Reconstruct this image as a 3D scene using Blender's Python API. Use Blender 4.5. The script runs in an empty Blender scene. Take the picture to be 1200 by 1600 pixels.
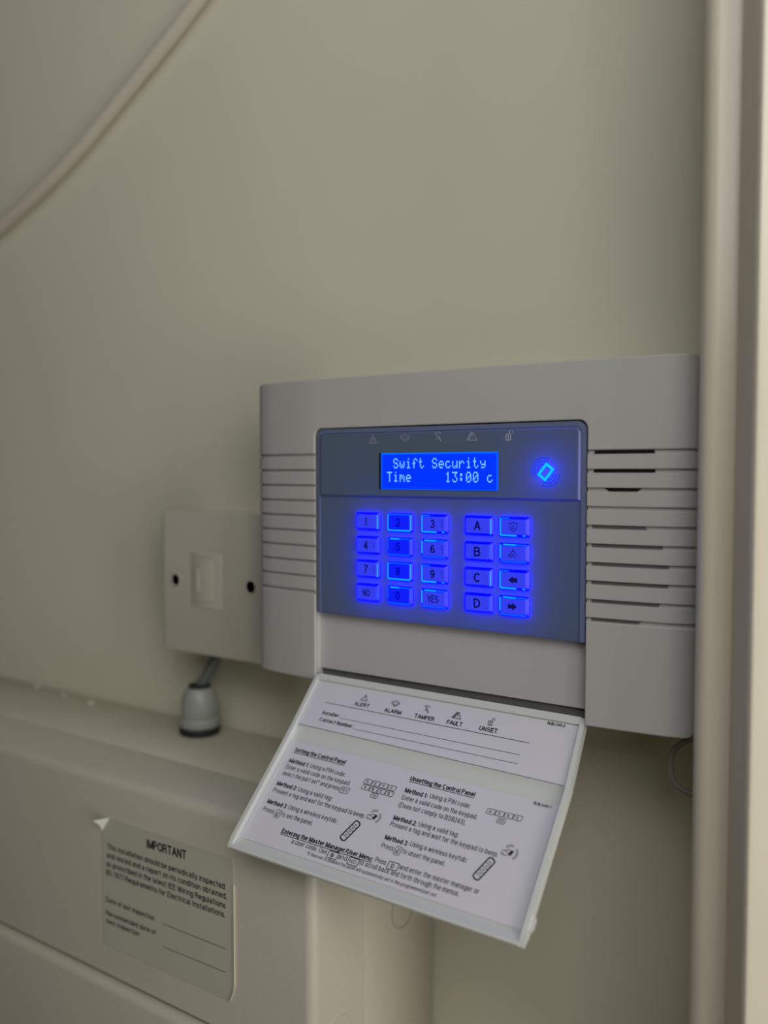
import bpy, bmesh, math, random
from mathutils import Vector, Matrix
import numpy as np
random.seed(7)
sc = bpy.context.scene
col = sc.collection
S = 0.78          # lengths below are laid out at 1 / 0.78 of true size; everything is scaled to metres when it is built
V = lambda *a: Vector(a) * S

# ------------------------------------------------------------------ camera
cd = bpy.data.cameras.new('camera'); cam = bpy.data.objects.new('camera', cd); col.objects.link(cam)
sc.camera = cam
yaw, pitch = math.radians(34.2040), math.radians(2.6310)
cam.location = V(0.26651, -0.52076, 1.5)
cam.rotation_mode = 'XYZ'
cam.rotation_euler = (math.pi/2 - pitch, 0, yaw)
cd.sensor_fit = 'VERTICAL'; cd.sensor_height = 36.0; cd.sensor_width = 27.0
cd.lens = 36.0 * 1380.0 / 1600.0
cd.clip_start = 0.01
cd.dof.use_dof = True; cd.dof.focus_distance = 0.392; cd.dof.aperture_fstop = cd.lens / 1000 / 0.0074

# ------------------------------------------------------------------ world and lights
w = bpy.data.worlds.new('world'); sc.world = w; w.use_nodes = True
bg = w.node_tree.nodes['Background']; bg.inputs[0].default_value = (0.62, 0.60, 0.55, 1); bg.inputs[1].default_value = 0.012
def area(name, loc, target, sx, sy, power, color):
    l = bpy.data.lights.new(name, 'AREA'); l.shape = 'RECTANGLE'; l.size = sx*S; l.size_y = sy*S; l.energy = power; l.color = color
    o = bpy.data.objects.new(name, l); col.objects.link(o); o.location = V(*loc)
    o.rotation_euler = (V(*target) - V(*loc)).to_track_quat('-Z', 'Y').to_euler()
    return o
area('doorway_daylight', (2.0, -0.60, 1.50), (0.0, -0.05, 1.40), 0.7, 1.7, 9.0, (1.0, 0.975, 0.93))
area('hallway_daylight', (1.50, -0.88, 1.62), (0.0, -0.05, 1.45), 0.8, 1.7, 3.6, (1.0, 0.975, 0.93))
area('hall_ceiling_light', (0.10, -1.00, 2.55), (0.0, 0.0, 1.75), 0.9, 0.8, 2.0, (0.98, 0.98, 0.95))
area('low_fill', (1.2, -1.1, 0.8), (0.1, 0.0, 1.2), 0.7, 0.7, 0.9, (1.0, 0.96, 0.88))  # added low fill that brightens the wall below the panel
area('near_fill', (0.55, -0.75, 1.95), (0.1, 0.0, 1.5), 0.5, 0.5, 1.7, (0.98, 0.98, 0.96))  # added close fill to balance brightness, not a known lamp

sc.view_settings.view_transform = 'Standard'; sc.view_settings.look = 'None'
sc.view_settings.exposure = 0.0; sc.view_settings.gamma = 1.0; sc.view_settings.use_curve_mapping = False

# ------------------------------------------------------------------ materials
def lin(c):
    return tuple(((v/255)/12.92 if v/255 <= 0.04045 else ((v/255+0.055)/1.055)**2.4) for v in c) + (1,)
def mat(name, color, rough=0.5, spec=0.5, emit=None, strength=0.0, metal=0.0, bump=0.0, bscale=60, mottle=0.0, mscale=8, coat=0.0):
    m = bpy.data.materials.new(name); m.use_nodes = True; nt = m.node_tree; b = nt.nodes['Principled BSDF']
    b.inputs['Base Color'].default_value = (*color, 1); b.inputs['Roughness'].default_value = rough
    b.inputs['Specular IOR Level'].default_value = spec; b.inputs['Metallic'].default_value = metal
    b.inputs['Coat Weight'].default_value = coat
    if emit: b.inputs['Emission Color'].default_value = lin(emit); b.inputs['Emission Strength'].default_value = strength
    tc = nt.nodes.new('ShaderNodeTexCoord')
    if mottle:
        n = nt.nodes.new('ShaderNodeTexNoise'); n.inputs['Scale'].default_value = mscale; n.inputs['Detail'].default_value = 3
        mx = nt.nodes.new('ShaderNodeMix'); mx.data_type = 'RGBA'
        mx.inputs[6].default_value = (*[c*(1-mottle) for c in color], 1)
        mx.inputs[7].default_value = (*[min(1, c*(1+mottle)) for c in color], 1)
        nt.links.new(tc.outputs['Object'], n.inputs['Vector']); nt.links.new(n.outputs['Fac'], mx.inputs[0]); nt.links.new(mx.outputs[2], b.inputs['Base Color'])
    if bump:
        n = nt.nodes.new('ShaderNodeTexNoise'); n.inputs['Scale'].default_value = bscale; n.inputs['Detail'].default_value = 4
        bp = nt.nodes.new('ShaderNodeBump'); bp.inputs['Strength'].default_value = bump; bp.inputs['Distance'].default_value = 0.001
        nt.links.new(tc.outputs['Object'], n.inputs['Vector']); nt.links.new(n.outputs['Fac'], bp.inputs['Height']); nt.links.new(bp.outputs[0], b.inputs['Normal'])
    return m
M = {}
M['wall'] = mat('wall_paint', (0.71, 0.685, 0.545), 0.75, 0.3, bump=0.25, bscale=45, mottle=0.03, mscale=9)
M['trim'] = mat('gloss_trim_paint', (0.70, 0.64, 0.50), 0.28, 0.5, bump=0.25, bscale=30, mottle=0.03, mscale=20)
M['panel'] = mat('panel_plastic', (0.47, 0.462, 0.44), 0.45, 0.4, bump=0.06, bscale=900, mottle=0.015, mscale=30)
M['panel_in'] = mat('panel_plastic_inner', (0.48, 0.472, 0.455), 0.55, 0.3, mottle=0.01)
M['flap'] = mat('flap_plastic', (0.62, 0.64, 0.60), 0.38, 0.45, mottle=0.015, mscale=25)
M['paper'] = mat('label_paper', (0.66, 0.65, 0.69), 0.45, 0.4, mottle=0.015, mscale=25)
M['ink'] = mat('black_ink', (0.02, 0.02, 0.03), 0.6, 0.2)
M['ink_soft'] = mat('grey_ink', (0.08, 0.08, 0.09), 0.6, 0.2)
M['dark'] = mat('dark_slot', (0.012, 0.012, 0.014), 0.8, 0.1)
M['slot'] = mat('shaded_slot', (0.13, 0.13, 0.12), 0.8, 0.1)
M['cu'] = mat('unit_enamel', (0.52, 0.49, 0.40), 0.36, 0.5, bump=0.1, bscale=300, mottle=0.03, mscale=14)
M['cu_top'] = mat('unit_enamel_dusty', (0.50, 0.475, 0.375), 0.6, 0.3, bump=0.3, bscale=90, mottle=0.07, mscale=22)
M['spur'] = mat('accessory_plastic', (0.52, 0.49, 0.41), 0.4, 0.45, mottle=0.02)
M['screw'] = mat('screw_metal', (0.14, 0.13, 0.11), 0.4, 0.5, metal=0.3)
M['hole'] = mat('screw_recess', (0.50, 0.48, 0.41), 0.5, 0.3)
M['cable_grey'] = mat('grey_cable', (0.13, 0.14, 0.13), 0.5, 0.4, mottle=0.05, mscale=60)
M['cable_white'] = mat('painted_cable', (0.63, 0.59, 0.48), 0.55, 0.35, mottle=0.04, mscale=30)
M['cable_tan'] = mat('tan_cable', (0.32, 0.28, 0.25), 0.5, 0.35, mottle=0.05, mscale=60)
M['gland'] = mat('gland_plastic', (0.34, 0.36, 0.33), 0.35, 0.5, mottle=0.03)
M['black'] = mat('black_rubber', (0.02, 0.025, 0.022), 0.6, 0.3)
M['sticker'] = mat('sticker_film', (0.535, 0.515, 0.42), 0.3, 0.5, mottle=0.02)
M['sticker_edge'] = mat('sticker_backing', (0.85, 0.86, 0.76), 0.4, 0.4)
M['crumb'] = mat('plaster', (0.7, 0.68, 0.6), 0.8, 0.2, bump=0.5, bscale=400)
M['frame'] = mat('lens_frame', (0.14, 0.17, 0.29), 0.22, 0.5, coat=0.3)
M['lcd'] = mat('lcd_backlight', (0.0, 0.02, 0.3), 0.25, 0.5, emit=(0, 30, 255), strength=2.0)
M['lcd_edge'] = mat('lcd_backlight_edge', (0.0, 0.05, 0.3), 0.25, 0.5, emit=(0, 104, 255), strength=1.0)
M['pixel'] = mat('lcd_pixels', (0.0, 0.0, 0.0), 0.5, 0.1, emit=(120, 198, 255), strength=1.0)
M['cap'] = mat('backlit_key_top', (0.04, 0.04, 0.10), 0.35, 0.4, emit=(34, 48, 232), strength=1.0)
M['cap_bright'] = mat('backlit_key_top_saturated', (0.01, 0.01, 0.05), 0.35, 0.4, emit=(0, 22, 248), strength=1.0)
M['skirt'] = mat('backlit_key_skirt', (0.0, 0.0, 0.3), 0.3, 0.5, emit=(0, 1, 255), strength=5.5)
M['rim'] = mat('backlit_key_edge', (0.0, 0.2, 0.4), 0.3, 0.5, emit=(0, 185, 255), strength=1.0)
M['rim_soft'] = mat('backlit_key_edge_soft', (0.0, 0.1, 0.4), 0.3, 0.5, emit=(0, 85, 255), strength=1.0)
M['legend'] = mat('key_legend', (0.004, 0.004, 0.03), 0.5, 0.2, emit=(6, 6, 78), strength=1.0)
M['legend_soft'] = mat('key_legend_soft', (0.0, 0.0, 0.05), 0.5, 0.2, emit=(0, 2, 176), strength=1.0)
M['icon_faint'] = mat('unlit_icon', (0.36, 0.39, 0.48), 0.4, 0.4)
M['icon_white'] = mat('pale_icon', (0.55, 0.6, 0.72), 0.4, 0.4)
M['logo_arc'] = mat('tag_reader_wave', (0.0, 0.02, 0.3), 0.4, 0.3, emit=(0, 58, 235), strength=1.0)
M['logo'] = mat('tag_reader_symbol', (0.0, 0.2, 0.4), 0.4, 0.3, emit=(0, 190, 255), strength=1.0)
M['led'] = mat('led_package', (0.1, 0.1, 0.3), 0.4, 0.3, emit=(0, 20, 255), strength=1.0)
def lens_material(name, c, tr, mix=0.5):
    m = bpy.data.materials.new(name); m.use_nodes = True; nt = m.node_tree; nt.nodes.clear()
    o = nt.nodes.new('ShaderNodeOutputMaterial'); d = nt.nodes.new('ShaderNodeBsdfDiffuse'); t = nt.nodes.new('ShaderNodeBsdfTranslucent')
    g = nt.nodes.new('ShaderNodeBsdfGlossy'); a = nt.nodes.new('ShaderNodeMixShader'); b = nt.nodes.new('ShaderNodeMixShader'); f = nt.nodes.new('ShaderNodeFresnel')
    d.inputs[0].default_value = (*c, 1); t.inputs[0].default_value = (*tr, 1); g.inputs[0].default_value = (1, 1, 1, 1); g.inputs[1].default_value = 0.22
    f.inputs[0].default_value = 1.45; a.inputs[0].default_value = mix
    nt.links.new(d.outputs[0], a.inputs[1]); nt.links.new(t.outputs[0], a.inputs[2])
    nt.links.new(f.outputs[0], b.inputs[0]); nt.links.new(a.outputs[0], b.inputs[1]); nt.links.new(g.outputs[0], b.inputs[2])
    nt.links.new(b.outputs[0], o.inputs[0])
    return m
M['lens'] = lens_material('translucent_blue_grey_lens', (0.205, 0.275, 0.285), (0.10, 0.20, 0.9))

# ------------------------------------------------------------------ helpers
def finish(bm, name, m, parent=None, smooth=False, loc=None):
    """bmesh in layout coordinates -> one mesh object; verts are stored relative to the parent chain's origin (or loc)."""
    org = Vector((0, 0, 0))
    p = parent
    while p: org += p.location; p = p.parent
    if loc is not None: org = org + V(*loc) if parent is None else org
    me = bpy.data.meshes.new(name)
    bmesh.ops.recalc_face_normals(bm, faces=bm.faces[:]) if smooth != 'keep' else None
    bm.transform(Matrix.Translation(-org) @ Matrix.Scale(S, 4))
    bm.to_mesh(me); bm.free()
    if smooth is True:
        for f in me.polygons: f.use_smooth = True
    me.materials.append(m)
    o = bpy.data.objects.new(name, me); col.objects.link(o)
    if loc is not None and parent is None: o.location = V(*loc)
    o.parent = parent
    return o
def thing(name, label, cat, loc, group=None):
    o = bpy.data.objects.new(name, None); col.objects.link(o); o.location = V(*loc); o.empty_display_size = 0.02
    return tag(o, label, cat, group)
def tag(o, label=None, cat=None, group=None, kind=None):
    if label: o['label'] = label
    if cat: o['category'] = cat
    if group: o['group'] = group
    if kind: o['kind'] = kind
    return o
def auto_smooth(o, ang=35):
    me = o.data
    for f in me.polygons: f.use_smooth = True
    bm = bmesh.new(); bm.from_mesh(me)
    for e in bm.edges:
        if len(e.link_faces) == 2 and e.calc_face_angle(0) > math.radians(ang): e.smooth = False
    bm.to_mesh(me); bm.free(); return o
def box(bm, x0, x1, y0, y1, z0, z1, bev=0.0, seg=2, sel=None):
    r = bmesh.ops.create_cube(bm, size=1.0)
    vs = r['verts']
    for v in vs:
        v.co = Vector(((x0+x1)/2 + v.co.x*(x1-x0), (y0+y1)/2 + v.co.y*(y1-y0), (z0+z1)/2 + v.co.z*(z1-z0)))
    if bev:
        es = list({e for v in vs for e in v.link_edges})
        if sel: es = [e for e in es if sel((e.verts[0].co+e.verts[1].co)/2)]
        bmesh.ops.bevel(bm, geom=es, offset=bev, segments=seg, profile=0.5, affect='EDGES')
    return bm
def rounded_rect(x0, x1, z0, z1, r, n=5, corners=(1, 1, 1, 1)):
    pts = []
    for k, (cx, cz, a0) in enumerate(((x1, z1, 0), (x0, z1, 90), (x0, z0, 180), (x1, z0, 270))):
        if not corners[k] or r <= 0: pts.append((cx, cz)); continue
        ox = cx + (-r if k in (0, 3) else r); oz = cz + (-r if k in (0, 1) else r)
        for i in range(n+1):
            a = math.radians(a0 + 90*i/n); pts.append((ox + r*math.cos(a), oz + r*math.sin(a)))
    return pts
def bow(x):                       # the panel front falls back towards both ends
    t = max(0.0, (abs(x)-0.092)/0.0555); return 0.0058*t**1.5 + (0.0030*max(0, (t-0.80)/0.2)**2)
def slab(bm, pts, yf, yb, bev=0.0006, bowed=False, cuts=(), back=True):
    """front polygon pts (x,z) at y=yf extruded back to yb, its front edges rounded"""
    tb = bmesh.new()
    vs = [tb.verts.new((x, yf, z)) for x, z in pts]
    f = tb.faces.new(vs)
    ex = bmesh.ops.extrude_face_region(tb, geom=[f])
    for v in [g for g in ex['geom'] if isinstance(g, bmesh.types.BMVert)]: v.co.y = yb
    if bev:
        es = [e for e in tb.edges if abs(e.verts[0].co.y-yf) < 1e-7 and abs(e.verts[1].co.y-yf) < 1e-7]
        bmesh.ops.bevel(tb, geom=es, offset=bev, segments=2, profile=0.5, affect='EDGES')
    for c in cuts:
        bmesh.ops.bisect_plane(tb, geom=tb.verts[:]+tb.edges[:]+tb.faces[:], plane_co=(c, 0, 0), plane_no=(1, 0, 0), dist=1e-6)
    bmesh.ops.triangulate(tb, faces=[f for f in tb.faces if len(f.verts) > 4])
    if bowed:
        for v in tb.verts:
            if v.co.y < (yf+yb)/2 or v.co.y < yf+0.004: v.co.y += bow(v.co.x)
    if not back:
        bmesh.ops.delete(tb, geom=[f for f in tb.faces if all(abs(v.co.y-yb) < 1e-6 for v in f.verts)], context='FACES')
    me = bpy.data.meshes.new('tmp'); tb.to_mesh(me); tb.free(); bm.from_mesh(me); bpy.data.meshes.remove(me)
    return bm
def tube(bm, pts, r, n=12, samples=8, caps=True):
    P = [Vector(p) for p in pts]; C = []
    Q = [P[0]*2-P[1]] + P + [P[-1]*2-P[-2]]
    for i in range(1, len(Q)-2):
        for k in range(samples):
            t = k/samples; a, b, c, d = Q[i-1], Q[i], Q[i+1], Q[i+2]
            C.append(0.5*((2*b)+(c-a)*t+(2*a-5*b+4*c-d)*t*t+(3*b-a-3*c+d)*t**3))
    C.append(P[-1]); rings = []; up = None
    for i, c in enumerate(C):
        t = (C[min(i+1, len(C)-1)]-C[max(i-1, 0)]).normalized()
        if up is None: up = t.orthogonal().normalized()
        up = (up - t*up.dot(t)).normalized(); s = t.cross(up)
        rings.append([bm.verts.new(c + (up*math.cos(2*math.pi*k/n)+s*math.sin(2*math.pi*k/n))*r) for k in range(n)])
    for a, b in zip(rings, rings[1:]):
        for k in range(n): bm.faces.new((a[k], a[(k+1) % n], b[(k+1) % n], b[k]))
    if caps: bm.faces.new(rings[0]); bm.faces.new(rings[-1])
    return bm
def lathe(bm, prof, c, n=32, axis='z'):
    rings = []
    for r, h in prof:
        ring = []
        for k in range(n):
            a = 2*math.pi*k/n
            if axis == 'z': p = (c[0]+r*math.cos(a), c[1]+r*math.sin(a), c[2]+h)
            elif axis == 'y': p = (c[0]+r*math.cos(a), c[1]+h, c[2]+r*math.sin(a))
            else: p = (c[0]+h, c[1]+r*math.cos(a), c[2]+r*math.sin(a))
            ring.append(bm.verts.new(p))
        rings.append(ring)
    for a, b in zip(rings, rings[1:]):
        for k in range(n): bm.faces.new((a[k], a[(k+1) % n], b[(k+1) % n], b[k]))
    bm.faces.new(rings[0]); bm.faces.new(rings[-1]); return bm

# flat print: shapes drawn in a local (x, y) sheet and laid on a surface by a mapping function
# lettering: a plain grotesque drawn with strokes; cap height 1, x-height 0.73
def _arc(cx, cy, rx, ry, a0, a1, n=None):
    n = n or max(3, int(abs(a1-a0)/38)); return [(cx+rx*math.cos(math.radians(a0+(a1-a0)*i/n)), cy+ry*math.sin(math.radians(a0+(a1-a0)*i/n))) for i in range(n+1)]
X = 0.73; BR = lambda w: _arc(w/2, X/2, w/2, X/2, 0, 360, 9)
GL = {
 'A': (.72, [[(0, 0), (.36, 1), (.72, 0)], [(.13, .34), (.59, .34)]]), 'B': (.62, [[(.35, .53), (0, .53), (0, 1), (.34, 1)]+_arc(.34, .765, .24, .235, 90, -90)+[(.36, .53)]+_arc(.36, .265, .26, .265, 90, -90)+[(0, 0), (0, .53)]]),
 'C': (.70, [_arc(.37, .5, .37, .5, 48, 312, 9)]), 'D': (.68, [[(0, 0), (0, 1), (.28, 1)]+_arc(.28, .5, .40, .5, 90, -90, 7)+[(0, 0)]]),
 'E': (.56, [[(.56, 1), (0, 1), (0, 0), (.57, 0)], [(0, .53), (.51, .53)]]), 'F': (.53, [[(.53, 1), (0, 1), (0, 0)], [(0, .51), (.46, .51)]]),
 'G': (.72, [_arc(.37, .5, .37, .5, 50, 290, 8)+[(.70, .16), (.70, .48), (.42, .48)]]), 'H': (.62, [[(0, 0), (0, 1)], [(.62, 0), (.62, 1)], [(0, .53), (.62, .53)]]), 'I': (.12, [[(.06, 0), (.06, 1)]]),
 'J': (.44, [[(.44, 1), (.44, .25)]+_arc(.22, .25, .22, .25, 0, -180)]), 'K': (.62, [[(0, 0), (0, 1)], [(.58, 1), (0, .38)], [(.2, .6), (.62, 0)]]), 'L': (.48, [[(0, 1), (0, 0), (.48, 0)]]),
 'M': (.78, [[(0, 0), (0, 1), (.39, .04), (.78, 1), (.78, 0)]]), 'N': (.62, [[(0, 0), (0, 1), (.62, 0), (.62, 1)]]), 'O': (.76, [_arc(.38, .5, .38, .5, 0, 360, 12)]),
 'P': (.58, [[(0, 0), (0, 1), (.32, 1)]+_arc(.32, .735, .26, .265, 90, -90)+[(0, .47)]]), 'R': (.62, [[(0, 0), (0, 1), (.34, 1)]+_arc(.34, .755, .25, .245, 90, -90)+[(0, .51)], [(.36, .51), (.58, .30), (.62, 0)]]),
 'S': (.60, [_arc(.30, .745, .27, .255, 25, 250, 6)[:-1]+[(.42, .47)]+_arc(.31, .265, .29, .265, 55, -160, 6)]), 'T': (.66, [[(0, 1), (.66, 1)], [(.33, 1), (.33, 0)]]),
 'U': (.62, [[(0, 1), (0, .31)]+_arc(.31, .31, .31, .31, 180, 360)+[(.62, 1)]]), 'V': (.68, [[(0, 1), (.34, 0), (.68, 1)]]), 'W': (1.0, [[(0, 1), (.25, 0), (.5, 1), (.75, 0), (1, 1)]]),
 'X': (.66, [[(0, 1), (.66, 0)], [(0, 0), (.66, 1)]]), 'Y': (.68, [[(0, 1), (.34, .42), (.68, 1)], [(.34, .42), (.34, 0)]]),
 'a': (.50, [_arc(.24, X-.19, .21, .19, 165, 0)+[(.45, .1), (.52, 0)], [(.45, .44), (.2, .40)]+_arc(.20, .2, .2, .2, 90, 290, 5)+[(.45, .16)]]), 'b': (.50, [[(0, 1), (0, 0)], BR(.5)]), 'c': (.46, [_arc(.25, X/2, .25, X/2, 45, 315, 7)]),
 'd': (.50, [[(.5, 1), (.5, 0)], BR(.5)]), 'e': (.50, [[(.02, .38), (.5, .38)]+_arc(.25, X/2, .25, X/2, 0, 315, 9)]), 'f': (.28, [[(.30, .99), (.2, .99), (.12, .88), (.12, 0)], [(0, X), (.28, X)]]),
 'g': (.50, [BR(.5), [(.5, X), (.5, -.08)]+_arc(.25, -.08, .25, .2, 0, -160)]), 'h': (.46, [[(0, 1), (0, 0)], [(0, .46)]+_arc(.23, .50, .23, .23, 170, 0)+[(.46, 0)]]), 'i': (.06, [[(.03, 0), (.03, X)], [(.03, .9), (.03, 1.01)]]),
 'j': (.12, [[(.1, X), (.1, -.18), (0, -.27)], [(.1, .9), (.1, 1.01)]]), 'k': (.46, [[(0, 0), (0, 1)], [(.42, X), (0, .27)], [(.15, .42), (.46, 0)]]), 'l': (.06, [[(.03, 0), (.03, 1)]]),
 'm': (.76, [[(0, 0), (0, X)], [(0, .5)]+_arc(.19, .54, .19, .19, 170, 0)+[(.38, 0)], [(.38, .5)]+_arc(.57, .54, .19, .19, 170, 0)+[(.76, 0)]]), 'n': (.46, [[(0, 0), (0, X)], [(0, .46)]+_arc(.23, .50, .23, .23, 170, 0)+[(.46, 0)]]),
 'o': (.50, [BR(.5)]), 'p': (.50, [[(0, X), (0, -.28)], BR(.5)]), 'q': (.50, [[(.5, X), (.5, -.28)], BR(.5)]), 'r': (.28, [[(0, 0), (0, X)], [(0, .44), (.1, .66), (.28, .72)]]),
 's': (.44, [[(.42, .56), (.32, .70), (.12, .70), (.02, .57), (.10, .42), (.34, .33), (.43, .18), (.33, .03), (.11, .03), (0, .18)]]), 't': (.26, [[(.12, .93), (.12, .1), (.18, 0), (.27, .01)], [(0, X), (.26, X)]]),
 'u': (.46, [[(0, X), (0, .23)]+_arc(.23, .23, .23, .23, 180, 350), [(.46, X), (.46, 0)]]), 'v': (.46, [[(0, X), (.23, 0), (.46, X)]]), 'w': (.68, [[(0, X), (.17, 0), (.34, X), (.51, 0), (.68, X)]]),
 'x': (.46, [[(0, X), (.46, 0)], [(0, 0), (.46, X)]]), 'y': (.46, [[(0, X), (.24, 0)], [(.47, X), (.20, -.18), (.03, -.27)]]), 'z': (.42, [[(0, X), (.42, X), (0, 0), (.42, 0)]]),
 '0': (.50, [_arc(.25, .5, .25, .5, 0, 360, 10)]), '1': (.30, [[(.02, .78), (.16, .82), (.24, 1), (.24, 0)]]), '2': (.50, [_arc(.25, .72, .24, .28, 170, -30, 6)+[(.38, .42), (.1, .2), (0, 0), (.5, 0)]]),
 '3': (.50, [_arc(.24, .75, .22, .25, 160, -90, 6)+_arc(.24, .26, .26, .26, 90, -165, 7)]), '4': (.54, [[(.40, 0), (.40, 1), (0, .27), (.54, .27)]]), '5': (.50, [[(.46, 1), (.1, 1), (.05, .53)]+_arc(.24, .32, .26, .32, 130, -160, 7)]),
 '6': (.50, [_arc(.26, .32, .24, .32, 0, 360, 9), [(.02, .34), (.03, .7)]+_arc(.27, .72, .22, .28, 160, 30, 4)]), '7': (.50, [[(0, 1), (.5, 1), (.25, .5), (.16, 0)]]), '8': (.50, [_arc(.25, .76, .22, .24, 0, 360, 8), _arc(.25, .27, .25, .27, 0, 360, 9)]),
 '9': (.50, [_arc(.24, .68, .24, .32, 0, 360, 9), [(.48, .66), (.47, .3)]+_arc(.23, .28, .22, .28, -20, -150, 4)]),
 '.': (.06, [[(.03, -.04), (.03, .10)]]), ',': (.06, [[(.05, .08), (.04, -.04), (0, -.16)]]), ':': (.06, [[(.03, -.02), (.03, .12)], [(.03, .58), (.03, .72)]]), '-': (.24, [[(0, .36), (.24, .36)]]), '*': (.26, [[(.13, 1), (.13, .72)], [(0, .93), (.26, .79)], [(.26, .93), (0, .79)]]),
 '/': (.28, [[(0, 0), (.28, 1)]]), '(': (.2, [[(.2, 1.02), (.03, .7), (.03, .1), (.2, -.26)]]), ')': (.2, [[(0, 1.02), (.17, .7), (.17, .1), (0, -.26)]]), '#': (.5, [[(.18, 0), (.28, 1)], [(.4, 0), (.5, 1)], [(.08, .32), (.54, .32)], [(.1, .68), (.56, .68)]]),
}
class Print:
    def __init__(s, f): s.bm = bmesh.new(); s.f = f
    def poly(s, pts):
        vs = [s.bm.verts.new(s.f(*p)) for p in pts]
        try: fc = s.bm.faces.new(vs)
        except ValueError: return
        if len(vs) > 4: bmesh.ops.triangulate(s.bm, faces=[fc])
    def line(s, pts, w, closed=False):
        n = len(pts); segs = [(pts[i], pts[(i+1) % n]) for i in range(n if closed else n-1)]
        for a, b in segs:
            dx, dy = b[0]-a[0], b[1]-a[1]; L = math.hypot(dx, dy) or 1e-9
            k = max(1, int(L/0.02)); e = w*0.35/L if L > w else 0
            ox, oy = -dy/L*w/2, dx/L*w/2
            for i in range(k):
                t0, t1 = (i/k if i else -e), ((i+1)/k if i < k-1 else 1+e)
                p, q = (a[0]+dx*t0, a[1]+dy*t0), (a[0]+dx*t1, a[1]+dy*t1)
                s.poly([(p[0]+ox, p[1]+oy), (q[0]+ox, q[1]+oy), (q[0]-ox, q[1]-oy), (p[0]-ox, p[1]-oy)])
    def arc(s, cx, cy, r, a0, a1, w, n=10, ry=None, rot=0.0):
        ry = ry or r; cr, sr = math.cos(math.radians(rot)), math.sin(math.radians(rot)); P = []
        for i in range(n+1):
            a = math.radians(a0+(a1-a0)*i/n); x, y = r*math.cos(a), ry*math.sin(a); P.append((cx+x*cr-y*sr, cy+x*sr+y*cr))
        s.line(P, w)
    def text(s, t, x0, x1, y, cap, bold=0.0, y1=None, wt=None):
        """bold is 0 (regular) or 1 (bold); the line is fitted between x0 and x1, stroke width stays true"""
        wt = (wt or (0.19 if bold else 0.115))*cap; gap = 0.27 + (0.03 if bold else 0); adv = []; p = 0.0
        for ch in t:
            if ch == ' ': p += 0.34; continue
            adv.append((ch, p)); p += GL[ch][0] + gap
        tot = p - gap or 1.0; y1 = y if y1 is None else y1; k = (x1-x0-wt)/tot if tot > 0.05 else 0.0
        for ch, a in adv:
            for st in GL[ch][1]:
                q = [(x0+wt/2+(a+u)*k, y+(y1-y)*((a+u)/tot)+v*(cap-wt)+wt/2) for u, v in st]
                s.line(q, wt)
    def rrect(s, x0, x1, y0, y1, r, w, skew=0.0):
        P = rounded_rect(x0, x1, y0, y1, r, 3); s.line([(x+(y-y0)*skew, y) for x, y in P], w, True)
    def done(s, name, m, parent, **k):
        return finish(s.bm, name, m, parent, smooth='keep', **k)

D = 0.073; F = -D                  # panel thickness, its front plane; the wall is y = 0

# ------------------------------------------------------------------ setting
bm = bmesh.new(); box(bm, -1.6, 0.30, 0.0, 0.10, 0.0, 3.0)
tag(finish(bm, 'wall_back', M['wall']), kind='structure')
bm = bmesh.new(); box(bm, -1.6, 3.0, -3.0, 0.10, -0.05, 0.0)
tag(finish(bm, 'floor', mat('floor_covering', (0.20, 0.16, 0.12), 0.7, 0.3, mottle=0.2, mscale=20)), kind='structure')
# door architrave and lining right of the panel, one moulded profile run from floor to top
prof = [(0.1515, 0.002), (0.1515, -0.0800)]
for i in range(9):
    a = math.radians(180 + 90*i/8*1.25); prof.append((0.1585 + 0.0070*math.cos(a), -0.0800 + 0.0080*math.sin(a)))
prof += [(0.1640, -0.0862), (0.1672, -0.0848), (0.1692, -0.0846), (0.1700, -0.0862), (0.1712, -0.0888), (0.1805, -0.1040), (0.1814, -0.1062), (0.1832, -0.1072), (0.1855, -0.1064), (0.30, -0.0240), (0.30, 0.002)]
bm = bmesh.new()
lo = [bm.verts.new((x, y, 0.0)) for x, y in prof]; hi = [bm.verts.new((x, y, 3.0)) for x, y in prof]
for i in range(len(prof)-1): bm.faces.new((lo[i], lo[i+1], hi[i+1], hi[i]))
bm.faces.new(lo); bm.faces.new(hi)
tr = auto_smooth(tag(finish(bm, 'trim_1', M['trim']), kind='structure'), 28)

# ------------------------------------------------------------------ control panel
P = thing('alarm_panel', 'white wall alarm panel with blue backlit keypad and open flap, beside the door trim', 'alarm panel', (0, 0, 1.364))
XE = 0.1475; ZT, ZB = 1.5592, 1.3638
cuts = [s*(0.093+0.0545*k/10) for s in (-1, 1) for k in range(0, 11)]
bm = bmesh.new(); slab(bm, rounded_rect(-XE+0.0015, XE-0.0015, ZB+0.0015, ZT-0.0015, 0.004), F+0.0195, -0.0005, 0.0)
auto_smooth(finish(bm, 'back_box', M['panel'], P))
# cover: an n-shaped plate round the keypad bay, at the depth of the groove floors
def nshape(x, zt, zb, zi, xi=0.0922, r=0.004, ri=0.005):
    pts = rounded_rect(-x, x, zb, zt, r, 5)
    top = pts[:12]                                    # right-top then left-top corners
    left = pts[12:18]; right = pts[18:]
    inner = [(-xi, zb)] + [(-xi, zi-ri)] + [(-xi+ri-ri*math.cos(math.radians(a)), zi-ri+ri*math.sin(math.radians(a))) for a in (22, 45, 67, 90)]
    inner += [(xi-ri+ri*math.sin(math.radians(a)), zi-ri+ri*math.cos(math.radians(a))) for a in (0, 22, 45, 67, 90)] + [(xi, zb)]
    return top + left + inner + right
G = 0.0016
bm = bmesh.new()
slab(bm, nshape(XE-0.0004, ZT-0.0003, ZB+0.0003, 1.5275), F+G, F+0.0200, 0.0, True, cuts)
zg0, zg1 = 1.5112, 1.4188
up = [p for p in nshape(XE, ZT, 1.5112, 1.5275)]
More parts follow.
